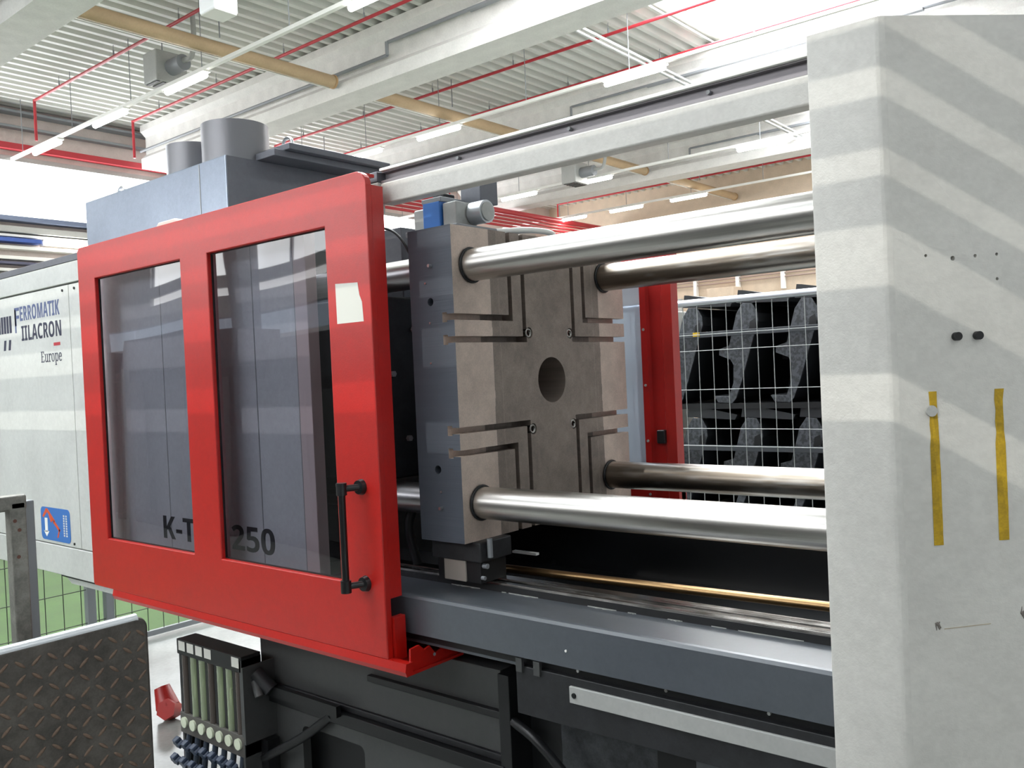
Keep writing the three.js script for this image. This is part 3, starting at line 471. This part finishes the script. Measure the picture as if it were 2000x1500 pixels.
// machine base below the bed
{
  const t = thing('machine_substructure', 'dark grey panelled understructure with black rails below the red door', 'machine base', [0, FY, 0]);
  part('body', box(-1.36, 1.3, FY, 0.45, -0.46, 0.36), M.black, t, 'black base frame');
  part('upper_panel', box(-1.34, 0.075, 0.225, 0.515, 0.36, 0.44, 0.003), M.greyPanel, t, 'dark grey side panel');
  part('lower_panel', prismZ(rect(-1.34, 0.06, -0.33, 0.15), 0.40, 0.44, 0, [rrect(-1.06, -0.66, -0.25, 0.075, 0.03).reverse()]), M.greyPanel, t, 'dark grey lower panel with a black opening');
  part('frame_rail', box(-1.36, 0.1, 0.15, 0.2, 0.36, 0.475, 0.004), M.black, t); part('frame_rail', box(-1.36, 0.1, 0.2, 0.225, 0.36, 0.45, 0.004), M.dark, t);
  part('frame_rail', box(-0.6, 0.1, 0.355, 0.38, 0.43, 0.462, 0.003), M.black, t);
  part('frame_rail', box(-1.36, 0.1, -0.39, -0.33, 0.36, 0.46, 0.004), M.black, t);
  part('frame_post', box(0.085, 0.135, FY, 0.515, 0.3, 0.47, 0.003), M.black, t);
  part('drip_tray', box(0.3, 0.72, 0.0, 0.44, 0.36, 0.41, 0.006), S(0x5a5c60, { metalness: 0.7, roughness: 0.4, map: blotch }), t, 'dull metal tray');
  part('frame_post', box(0.73, 0.86, FY, 0.50, 0.36, 0.52, 0.003), M.black, t);
  const per = tex(128, 128, (u, v) => { const d = Math.min(...[[0.25, 0.25], [0.75, 0.75]].map(([a, b]) => Math.hypot(u - a, v - b))); return d < 0.15 ? 0 : 1; }, [0.014, 0.014], false);
  part('perforated_sheet', box(0.86, 1.33, 0.0, 0.50, 0.45, 0.53, 0.004), S(0x6d7074, { metalness: 0.7, roughness: 0.4, bumpMap: per, bumpScale: 0.002 }), t, 'perforated sheet metal');
  part('hose', pipe([[0.12, 0.36, 0.45], [0.25, 0.33, 0.48], [0.4, 0.2, 0.46], [0.6, 0.1, 0.47], [0.8, 0.2, 0.545], [0.95, 0.3, 0.55]], 0.016, 10), M.black, t);
  part('valve', merge(rod([0.98, 0.33, 0.53], [0.98, 0.33, 0.56], 0.02, 16), box(0.955, 0.965, 0.3, 0.38, 0.55, 0.56)), M.black, t);
}
// cooling water flow meter bank
{
  const t = thing('flow_meter_bank', 'black water flow meter bank with glass tubes and blue knobs', 'flow meter', [-1.58, -0.1, 0.58]);
  const xs = [...Array(7).keys()].map((i) => -1.725 + i * 0.072), X0 = -1.77, X1 = -1.25, Z0 = 0.5, Z1 = 0.6;
  part('head_block', box(X0, X1, 0.305, 0.375, Z0, Z1, 0.004), M.black, t); part('foot_block', box(X0, X1, -0.06, 0.035, Z0, Z1, 0.004), S(0x55524e, { roughness: 0.5 }), t);
  part('back_plate', box(X0, X1, 0.035, 0.305, Z0, Z0 + 0.012), M.black, t);
  part('side_plate', box(X0, X0 + 0.02, -0.25, 0.36, Z0, Z1 - 0.01), M.black, t); part('side_plate', box(X1 - 0.015, X1, -0.4, 0.36, Z0, Z1), M.greyPanel, t);
  part('end_plate', box(X1, X1 + 0.01, 0.0, 0.33, Z0 - 0.1, Z1), M.greyPanel, t);
  xs.forEach((x, i) => {
    const tb = part('glass_tube', rod([x, 0.035, Z1 - 0.02], [x, 0.305, Z1 - 0.02], 0.02, 16), i % 3 === 0 ? S(0x4a413c, { roughness: 0.2 }) : M.tubeGlass, t, i % 3 === 0 ? 'brown stained tube' : 'greenish clear tube');
    part('float', rod([x, 0.1 + 0.1 * rnd(), Z1 - 0.02], [x, 0.215, Z1 - 0.02], 0.008, 10), i === 3 ? M.yellow : M.greyLight, tb);
    part('spacer', box(x + 0.026, x + 0.046, 0.035, 0.305, Z0 + 0.012, Z1 - 0.012), M.black, t);
    if (i < 4 || i === 6) part('tag', box(x - 0.027, x + 0.027, 0.325, 0.368, Z1, Z1 + 0.001), M.paper, t, 'small white paper tag');
    part('thermometer', rod([x, -0.005, Z1], [x, -0.005, Z1 + 0.01], 0.024, 20), S(0xcfd6bf, { roughness: 0.5 }), t, 'round white dial');
    for (const [dy, dz] of [[-0.075, 0.03], [-0.145, 0.045]]) {
      const pts = []; for (let k = 0; k < 24; k++) { const a = k / 24 * Math.PI * 2, r = 0.024 + 0.004 * Math.cos(a * 6); pts.push([r * Math.cos(a), r * Math.sin(a)]); }
      part('knob', extr(pts, 0.03, 0.004).rotateX(0.5).translate(x + 0.008, dy, Z1 + dz), S(0x2f3b50, { roughness: 0.4 }), t, 'blue-black star knob');
    }
    part('nozzle', rod([x, -0.05, Z1 - 0.02], [x, -0.26, Z1 + 0.01], 0.013, 12), S(0x39424f, { roughness: 0.45 }), t);
  });
  part('manifold', rod([X1, 0.29, 0.53], [X1 + 0.07, 0.22, 0.5], 0.032, 20), M.dark, t, 'dark elbow fitting'); part('fitting', rod([X1 + 0.01, 0.26, 0.54], [X1 + 0.045, 0.2, 0.545], 0.02, 16), M.greyPanel, t);
  part('support_rail', box(X1, X1 + 0.5, 0.19, 0.235, 0.477, 0.5), M.black, t); part('support_strut', pipe([[X1 + 0.02, -0.08, 0.52], [X1 + 0.25, 0.05, 0.49], [X1 + 0.42, 0.17, 0.46]], 0.02, 8), M.black, t);
  part('leg', box(X1 - 0.01, X1 + 0.05, FY, 0.0, 0.46, 0.52), M.black, t); part('leg', box(X0, X0 + 0.03, FY, -0.06, 0.5, 0.54), M.black, t);
}
// vent hood with two duct stubs on top of the machine
{
  const t = thing('vent_hood', 'grey metal hood box with two duct stubs on the machine roof', 'hood', [-2.35, 2.2, -0.1]);
  part('box', box(-3.09, -1.64, 2.22, 2.636, -0.62, 0.3, 0.004), M.hood, t, 'bluish grey sheet metal box');
  part('seam', box(-1.872, -1.868, 2.23, 2.63, 0.3, 0.302), M.greyLight, t);
  part('side_plate', box(-1.641, -1.636, 2.22, 2.634, -0.6, 0.296), M.hoodDark, t);
  const duct = (x, z, r, h) => part('duct_stub', new THREE.CylinderGeometry(r, r, h, 40, 1, true).translate(x, 2.636 + h / 2, z), S(0x7c7c80, { metalness: 0.5, roughness: 0.4, side: THREE.DoubleSide }), t, 'round grey duct stub');
  duct(-2.2, 0.12, 0.145, 0.17); duct(-1.82, 0.12, 0.165, 0.2);
  part('lid', box(-1.78, -1.5, 2.636, 2.67, -0.6, 0.12, 0.004), M.hoodDark, t); part('lid', box(-1.7, -1.46, 2.67, 2.7, -0.6, 0.06, 0.004), M.hoodDark, t);
  for (const [x, z, y] of [[-2.85, 0.2, 2.63], [-1.58, -0.02, 2.69]]) part('lifting_eye', new THREE.TorusGeometry(0.04, 0.008, 10, 24).translate(x, y + 0.03, z), M.bright, t, 'steel lifting eye');
}
single('beige_cover', prismZ([[-1.93, 2.222], [-1.9, 2.29], [-1.86, 2.32], [-1.72, 2.32], [-1.66, 2.3], [-1.6, 2.222]], 0.4, 0.535, 0.006), S(0xd8d0c4, { roughness: 0.5 }), 'beige rounded cap peeking over the red door', 'cover');
single('valve_handwheel', merge(new THREE.CylinderGeometry(0.05, 0.075, 0.12, 6).rotateZ(0.5).translate(-2.86, FY + 0.12, 0.09), new THREE.CylinderGeometry(0.06, 0.06, 0.09, 6).rotateX(1.2).rotateY(0.6).translate(-2.8, FY + 0.062, 0.1)), M.red, 'red faceted plastic handwheel lying on the floor by the flow meters', 'handwheel');
single('white_rag', new THREE.DodecahedronGeometry(0.06, 1).scale(1.5, 0.5, 1).translate(-1.86, FY + 0.02, 0.62), M.white, 'crumpled white rag on the floor below the flow meters', 'rag');

// foreground step: upright checker plate and handrail
{
  const t = thing('step_platform', 'upright checker plate of a step platform with raised lugs', 'platform', [-0.12, FY, 1.8]);
  const X = -0.1, z0 = 1.588, z1 = 2.75, y1 = 0.962;
  part('plate', extr(rrect(-z1, -z0, FY, y1, 0.03), 0.032, 0.008).rotateY(Math.PI / 2).translate(X - 0.032, 0, 0), M.tread, t, 'worn dark steel plate');
  part('edge_bead', merge(rod([X - 0.016, y1 - 0.008, z0 + 0.025], [X - 0.016, y1 - 0.008, z1 - 0.02], 0.0155, 20)), M.zinc, t, 'bare bright metal top edge');
  const lug = new THREE.SphereGeometry(1, 10, 6).scale(0.0022, 0.0042, 0.0155); const L = []; let k = 0;
  for (let j = 0; j < 60; j++) for (let i = 0; i < 60; i++) {
    const z = z0 + 0.022 + i * 0.0355, y = y1 - 0.04 - j * 0.0355; if (z > z1 - 0.02 || y < FY + 0.03) continue;
    const r = (i + j) % 2 ? 0.72 : -0.72; const ok = y > 0.52 && z < 1.95;
    if (ok) { const m = mesh('lug', lug, M.lug, t); const b = worldBase(t); m.position.set(X - b.x, y - b.y, z - b.z); m.rotation.x = r; k++; }
    else L.push(new THREE.SphereGeometry(1, 6, 4).scale(0.0022, 0.0042, 0.0155).rotateX(r).translate(X, y, z));
  }
  const st = part('lugs', merge(...L), M.lug, t); st.userData.kind = 'stuff';
  part('brace', box(X - 0.5, X - 0.02, FY, FY + 0.05, z0 + 0.21, z0 + 0.26), M.grey, t); part('brace', box(X - 0.5, X - 0.02, FY, FY + 0.05, 2.5, 2.55), M.grey, t);
}
{
  const rail = S(0x94928b, { roughness: 0.45, metalness: 0.2, map: blotch });
  const t = thing('handrail', 'scuffed grey square-tube handrail behind the checker plate', 'handrail', [-0.46, FY, 1.9]);
  part('post', box(-0.47, -0.43, FY, 1.255, 1.735, 1.775, 0.005), rail, t); part('post', box(-0.47, -0.43, FY, 1.255, 2.5, 2.54, 0.005), rail, t);
  part('top_rail', box(-0.47, -0.43, 1.232, 1.272, 1.733, 2.54, 0.006), rail, t); part('lower_rail', box(-0.465, -0.435, 0.3, 0.33, 1.72, 2.53, 0.004), rail, t);
  part('rear_post', box(-0.5, -0.468, FY, 1.25, 1.70, 1.733, 0.004), M.grey, t);
  for (const [y, z] of [[1.18, 1.755], [1.11, 1.76], [1.205, 1.765]]) part('rust_spot', rod([-0.431, y, z], [-0.4295, y, z], 0.005, 9), S(0x6d4a3f, { roughness: 0.8 }), t);
}

// ---------- fences and what stands behind ----------
function fenceWires(t, along, at, u0, u1, du, ys, y0, y1, mat, r) {
  for (let u = u0; u <= u1 + 1e-6; u += du) part('wire', along === 'x' ? rod([u, y0, at], [u, y1, at], r, 6) : rod([at, y0, u], [at, y1, u], r, 6), mat, t);
  for (const y of ys) part('wire', along === 'x' ? rod([u0, y, at + r * 2], [u1, y, at + r * 2], r, 6) : rod([at + r * 2, y, u0], [at + r * 2, y, u1], r, 6), mat, t);
}
{
  const t = thing('mesh_fence', 'galvanised wire mesh fence with round top tube before black plastic parts', 'fence', [-0.2, FY, -2.4]);
  part('top_tube', rod([-1.35, 1.928, -2.4], [1.4, 1.928, -2.4], 0.022, 16), M.zinc, t);
  part('bottom_tube', rod([-1.35, FY + 0.12, -2.4], [1.4, FY + 0.12, -2.4], 0.02, 12), M.zinc, t);
  for (const x of [-1.35, 1.4]) part('post', rod([x, FY, -2.4], [x, 1.95, -2.4], 0.025, 14), M.zinc, t);
  fenceWires(t, 'x', -2.4, -1.3, 1.35, 0.1, [1.72, 1.618, 1.369, 1.12, 1.01, 0.76, 0.51, 0.4, 0.15], FY + 0.12, 1.92, S(0xa2a5a3, { metalness: 0.3, roughness: 0.5 }), 0.0026);
}
{
  const t = thing('wire_fence', 'dark wire mesh fence with twin posts on the green floor', 'fence', [-4.5, FY, -0.6]);
  for (const z of [-0.24, -0.375, 1.9, -2.9]) part('post', box(-4.53, -4.47, FY, 1.7, z - 0.03, z + 0.03, 0.003), M.grey, t);
  part('bottom_rail', box(-4.515, -4.485, FY + 0.02, FY + 0.06, -2.9, 1.9), M.grey, t);
  fenceWires(t, 'z', -4.5, -2.8, 1.85, 0.125, [0.085, 0.35, 0.6, -0.16, 0.85, 1.1, 1.35, 1.6], FY + 0.05, 1.65, S(0x4c5148, { roughness: 0.5 }), 0.0035);
}
{
  const prof = [[-0.652, 1.955], [-0.579, 1.949], [-0.542, 1.883], [-0.538, 1.82], [-0.568, 1.734], [-0.622, 1.573], [-0.685, 1.385], [-0.731, 1.271], [-0.76, 1.239], [-0.871, 1.247], [-0.9, 1.293], [-0.785, 1.291], [-0.746, 1.386], [-0.74, 1.514], [-0.759, 1.554], [-0.848, 1.59], [-0.846, 1.635], [-0.768, 1.657], [-0.727, 1.795], [-0.703, 1.883]].map(([x, y]) => [x + 0.9, y - 1.24]);
  const end = S(0x4c4f54, { roughness: 0.45, map: mottle }), rib = S(0x26282b, { roughness: 0.4 });
  const gEnd = uvm(prismZ(prof, -0.012, 0, 0.003)), gBody = uvm(prismZ(prof.map(([x, y]) => [x * 0.985 + 0.004, y * 0.985 + 0.005]), -0.9, -0.012));
  const gTop = uvm(prismZ([[0.2, 0.72], [0.215, 0.812], [0.25, 0.808], [0.6, 0.735], [0.58, 0.70]], -0.9, -0.01)), gPocket = uvm(prismZ([[0.3, 0.58], [0.34, 0.6], [0.35, 0.53], [0.29, 0.51]], -0.004, 0.0015, 0.001)), gWall = uvm(box(0.28, 0.56, 0.3, 0.7, -0.9, -0.6));
  const tiers = [[1.24, 'upper tier of the rack'], [0.42, 'lower tier of the rack']];
  for (const [y, l] of tiers) for (let i = 0; i < 5; i++) {
    const x = -1.335 + i * 0.43 - 0.0; const t = thing('plastic_moulding', 'long black plastic moulding with a hooked lower lip, ' + l, 'moulding', [x, y, -3.2 + (i - 2) * 0.0], 'black plastic mouldings on the ' + l);
    mesh('end_rib', gEnd, end, t); mesh('body', gBody, rib, t); mesh('top_flange', gTop, rib, t); mesh('pocket', gPocket, M.black, t); mesh('back_web', gWall, M.black, t);
  }
  const r = thing('storage_rack', 'dark steel rack carrying the black plastic mouldings', 'rack', [-0.4, FY, -3.4]);
  part('post', box(-1.32, -1.24, FY, 1.95, -3.2, -3.12, 0.003), M.greyPanel, r); part('post', box(1.2, 1.28, FY, 1.95, -3.2, -3.12, 0.003), M.greyPanel, r);
  part('crossbar', box(-1.24, 1.2, 1.725, 1.765, -3.16, -3.13, 0.003), S(0x3b3e42), r); part('crossbar', box(-1.24, 1.2, 0.9, 0.94, -3.16, -3.13, 0.003), S(0x3b3e42), r);
  part('shelf', box(-1.32, 1.28, 0.385, 0.42, -4.2, -3.2), M.black, r); part('shelf', box(-1.32, 1.28, 1.2, 1.24, -4.2, -3.2), M.black, r); part('back_sheet', box(-1.32, 1.28, FY, 2.0, -4.25, -4.2), M.black, r);
  part('label', box(-1.02, -0.965, 1.735, 1.765, -3.131, -3.127, 0.002), M.yellow, r, 'yellow label on the crossbar');
}
// low white unit left of the mouldings
single('white_unit', box(-2.9, -1.55, FY, 1.985, -4.1, -3.2, 0.01), M.white, 'low white machine housing behind the mesh fence', 'housing');

// ---------- up in the roof ----------
const DROP = 0.06;
function lampRow(i, y, z, xs, x0, x1, side) {
  const rail = thing('lighting_track', 'white lighting track in roof bay ' + ['one', 'two', 'three', 'four'][i] + ' counted from the machine', 'track', [(x0 + x1) / 2, y, z], 'lighting tracks under the roof');
  part('rail', box(x0, x1, y + 0.03, y + 0.09, z - 0.035, z + 0.035), M.white, rail);
  for (let x = x0 + 0.6; x < x1; x += 2.4) part('hanger', rod([x, y + 0.09, z], [x, DY, z], 0.008, 6), M.grey, rail);
  for (const x of xs) {
    const t = thing('strip_light', 'lit white strip light under the track in roof bay ' + ['one', 'two', 'three', 'four'][i], 'lamp', [x, y - 0.05, z], 'strip lights in roof bay ' + ['one', 'two', 'three', 'four'][i]);
    part('housing', box(x - 0.66, x + 0.66, y + 0.0, y + 0.03, z - 0.07, z + 0.07), M.white, t);
    part('tube', merge(rod([x - 0.6, y - 0.045, z], [x + 0.6, y - 0.045, z], 0.05, 14), new THREE.SphereGeometry(0.05, 12, 8).translate(x - 0.6, y - 0.045, z), new THREE.SphereGeometry(0.05, 12, 8).translate(x + 0.6, y - 0.045, z)), M.tubeLamp, t, 'glowing tube');
    areaLight(1.25, 0.12, 80, [x, y - 0.1, z], [x, 0, z], new THREE.Color().setRGB(1, 0.95, 0.88));
  }
}
lampRow(0, 6.75, -5.48, [-17.1, -14.33, -11.62, -6.7], -18.9, 5);
lampRow(1, 6.84, -11.16, [-13.62, -11.15, -6.2], -18.9, 5);
lampRow(2, 6.57, -16.83, [-13.52, -11.02, -6.23], -18.9, 5);
lampRow(3, 6.87, -22.55, [-15.78, -13.52, -11.2], -18.9, 5);
for (const [z, y, x0, l] of [[-5.4, 7.75, -17.4, 'above the nearest row of strip lights'], [-7.6, 7.75, -17.5, 'beside the first white beam beyond the machine'], [-11.3, 7.75, -17.2, 'above the second row of strip lights'], [-13.2, 7.75, -17.2, 'behind the second row of strip lights'], [-18.1, 7.75, -17.4, 'behind the third row of strip lights'], [-24, 7.75, -17.4, 'close to the peach back wall']]) {
  const t = thing('sprinkler_pipe', 'thin red sprinkler pipe under the roof deck ' + l, 'pipe', [x0, y, z], 'red sprinkler pipes under the deck');
  part('pipe', rod([x0, y, z], [8, y, z], 0.03, 10), M.pipeRed, t); part('drop', rod([x0, y + 0.02, z], [x0, 6.9, z], 0.03, 10), M.pipeRed, t);
  for (let x = x0 + 1.2; x < 6; x += 2.3) part('head', merge(rod([x, y, z], [x, y + 0.12, z], 0.016, 6), rod([x - 0.01, y + 0.1, z], [x, DY - 0.03, z], 0.006, 5)), M.grey, t);
}
const tanEnds = [[-2.6 - BW, -8.3], [-8.3 - BW, -14], [-14 - BW, -19.7], [-19.7 - BW, ZB]];
tanEnds.forEach(([a, b], i) => {
  b += 0.1; a -= 0.1; const t = thing('insulated_pipe', 'tan insulated round pipe spanning roof bay ' + ['one', 'two', 'three', 'four'][i] + ' from the machine', 'pipe', [-11, 7.08, (a + b) / 2], 'tan pipes between the roof beams');
  part('pipe', rod([-11, 7.2, a], [-11, 7.2, b], 0.115, 28), M.tan, t); part('collar', rod([-11, 7.2, b + 0.04], [-11, 7.2, b], 0.13, 28), S(0xb8946a), t);
  part('white_strip', box(-11.135, -11.105, 7.1, 7.16, Math.min(a, b), Math.max(a, b)), M.white, t);  // white strip along the lower left of the pipe
  part('hanger', rod([-11, 7.4, (a + b) / 2], [-11, DY, (a + b) / 2], 0.012, 6), M.grey, t);
});
[[-8.3, 0.06], [-14, 0.05], [-19.7, 0.05], [-2.6, 0.05]].forEach(([b, r], i) => single('cable_duct', merge(rod([XL + 0.5, 7.36, b + 0.01], [-9.6, 7.36, b + 0.01], r * 0.55, 8), rod([-9.6, 7.36, b + 0.01], [-9.6, 7.6, b + 0.01], r * 0.55, 8), rod([-9.6, 7.6, b - 0.02], [4, 7.6, b - 0.02], r * 0.55, 8), box(-7.6, -2, 7.56, 7.6, b - 0.06, b + 0.05)), M.grey, 'grey cable duct along the roof beam ' + ['behind the nearest row of strip lights', 'behind the second row of strip lights', 'behind the third row of strip lights', 'before the nearest row of strip lights'][i], 'cable duct', 'cable ducts along the roof beams'));
for (const z of [[-8.96, -14], [-14.66, -19.7]]) for (const dx of [0, 0.14]) single('conduit', rod([-6.3 - dx, 7.3, z[0]], [-6.4 - dx, 7.3, z[1]], 0.03, 8), M.greyLight, 'thin grey conduit crossing between roof beams near the skylight', 'conduit', 'conduits near the skylight');
{
  const mk = (x, y, z, l) => { const t = thing('unit_heater', l, 'heater', [x, y, z]);
    part('case', box(x - 0.35, x + 0.1, y, y + 0.55, z - 0.3, z + 0.3, 0.02), M.greyLight, t); part('fan_motor', rod([x + 0.1, y + 0.27, z], [x + 0.5, y + 0.27, z], 0.14, 20), M.grey, t);
    for (let i = 0; i < 5; i++) part('louvre', box(x - 0.3, x + 0.06, y - 0.015, y + 0.005, z - 0.26 + i * 0.12, z - 0.2 + i * 0.12), M.greyPanel, t);
    part('flue', pipe([[x + 0.5, y + 0.3, z], [x + 0.75, y + 0.3, z], [x + 0.85, y + 0.55, z], [x + 0.85, DY, z]], 0.045, 10), M.greyLight, t); part('rod', rod([x - 0.2, y + 0.55, z], [x - 0.2, DY, z], 0.012, 6), M.grey, t); };
  mk(-12.6, 7.0, -5.75, 'grey unit heater hanging above the nearest row of strip lights'); mk(-11.2, 6.44, -16.5, 'grey unit heater hanging above the third row of strip lights');
}
{
  const t = thing('hanging_lamp_box', 'white glowing box lamp hanging from the deck', 'lamp', [-9.25, 6.9, -4.65]);
  part('box', box(-9.45, -9.05, 6.95, 7.25, -4.85, -4.45, 0.03), S(0xf4f5f6, { roughness: 0.4, emissive: new THREE.Color().setRGB(0.8, 0.85, 0.9), emissiveIntensity: 0.5 }), t); part('cord', rod([-9.25, 7.25, -4.65], [-9.25, DY, -4.65], 0.01, 6), M.grey, t); part('frame', box(-9.43, -9.07, 6.935, 6.955, -4.83, -4.47), M.white, t);
}
single('alarm_horn', merge(new THREE.SphereGeometry(0.12, 16, 10).translate(-7.35, 7.78, -8.1), rod([-7.35, 7.78, -8.29], [-7.35, 7.78, -8.1], 0.06, 14)), M.greyLight, 'round grey alarm horn on the roof beam', 'alarm');
// end wall fittings
{
  const bar = (name, y0, y1, z0, z1, mat, l, c, d = 0.12) => single(name, box(XL + 0.01, XL + d, y0, y1, z0, z1, 0.01), mat, l, c);
  bar('red_fascia', 7.02, 7.16, -14, 5, M.pipeRed, 'red steel fascia above the end wall window band', 'fascia', 0.2);
  bar('cable_tray', 5.40, 5.51, -8.5, 5, S(0x6f7a94), 'blue grey tray just under the end wall window', 'cable tray', 0.3);
  bar('cable_tray', 5.15, 5.29, -8.5, 5, M.greyLight, 'light grey perforated tray on the end wall', 'cable tray', 0.25);
  bar('wall_pipe', 5.06, 5.12, -8.5, 5, M.white, 'white pipe on the end wall below the grey tray', 'pipe', 0.2);
  bar('blue_duct', 4.93, 5.02, -5.95, 5, S(0x3d5ba8), 'blue duct end on the end wall', 'duct', 0.3);
  { const t = thing('wall_light', 'lit white tube light on the end wall beside the blue duct', 'lamp', [XL + 0.25, 4.9, -6.5]); part('tube', rod([XL + 0.25, 4.97, -7.0], [XL + 0.25, 4.97, -6.02], 0.06, 14), M.tubeLamp, t); part('base', box(XL + 0.01, XL + 0.2, 4.92, 5.03, -7, -6.02), M.white, t); areaLight(0.96, 0.1, 20, [XL + 0.34, 4.97, -6.5], [0, 4.97, -6.5]); }
  bar('wall_pipe', 4.78, 4.86, -8.5, 5, M.white, 'thick white pipe on the end wall below the blue duct', 'pipe', 0.22);
  bar('wall_pipe', 4.55, 4.63, -8.5, 5, M.white, 'white pipe in the middle of the end wall pipe run', 'pipe', 0.22);
  bar('dark_duct', 4.44, 4.5, -6.0, 5, S(0x595a70), 'dark grey duct on the end wall', 'duct', 0.25);
  bar('wall_pipe', 4.28, 4.35, -8.5, 5, M.white, 'lowest white pipe on the end wall', 'pipe', 0.22);
  bar('dark_duct', 4.02, 4.2, -5.6, 5, S(0x4a4a55), 'lowest dark duct on the end wall', 'duct', 0.25);
  bar('cable_tray', 7.82, 7.88, -14, 5, M.grey, 'thin grey tray high on the end wall under the deck', 'cable tray', 0.3); bar('cable_tray', 7.5, 7.56, -14, 5, M.grey, 'thin grey tray above the red fascia on the end wall', 'cable tray', 0.2);
  [6.33, 6.44, 6.55, 6.66, 6.8].forEach((y, i) => single('red_pipe', rod([-16.2, y, -25.4], [-16.2, y, -10.5], i === 4 ? 0.09 : 0.042, 12), M.pipeRed, i === 4 ? 'thick red pipe on top of the hanging red pipe bundle' : 'thin red pipe in the hanging bundle before the end wall', 'pipe', i === 4 ? undefined : 'red pipes in the hanging bundle'));
  for (const z of [-12.2, -16.9, -22.6]) single('pipe_hanger', merge(rod([-16.31, 6.9, z], [-16.31, DY - 0.02, z], 0.012, 6), box(-16.32, -16.3, 6.25, 6.92, z - 0.015, z + 0.015)), M.grey, 'grey hanger carrying the red pipe bundle', 'hanger', 'hangers of the red pipe bundle');
}
// back wall services seen over the fence
[4.3, 4.42, 4.54, 4.66, 4.78, 4.9].forEach((y, i) => single('back_wall_pipe', rod([-17, y, ZB + 0.12], [-4, y, ZB + 0.12], 0.022, 8), S(0xa58f86), 'thin brownish pipe in the bundle on the back wall', 'pipe', 'thin pipes on the back wall'));
for (const x of [-12.6, -11, -9.4]) single('pipe_bracket', box(x - 0.06, x + 0.06, 3.9, 5.05, ZB + 0.02, ZB + 0.2, 0.01), M.white, 'white bracket holding the pipe bundle on the back wall', 'bracket', 'pipe brackets on the back wall');
single('back_wall_cabinet', box(-11.9, -10.9, FY, 4.1, ZB + 0.02, ZB + 0.7, 0.02), M.wallPeach, 'beige tall cabinet standing against the back wall', 'cabinet');
single('back_wall_door', box(-15.5, -13.2, FY, 3.9, ZB + 0.01, ZB + 0.1, 0.01), M.greyLight, 'grey roller door in the back wall', 'door');

renderer.render(scene, camera);
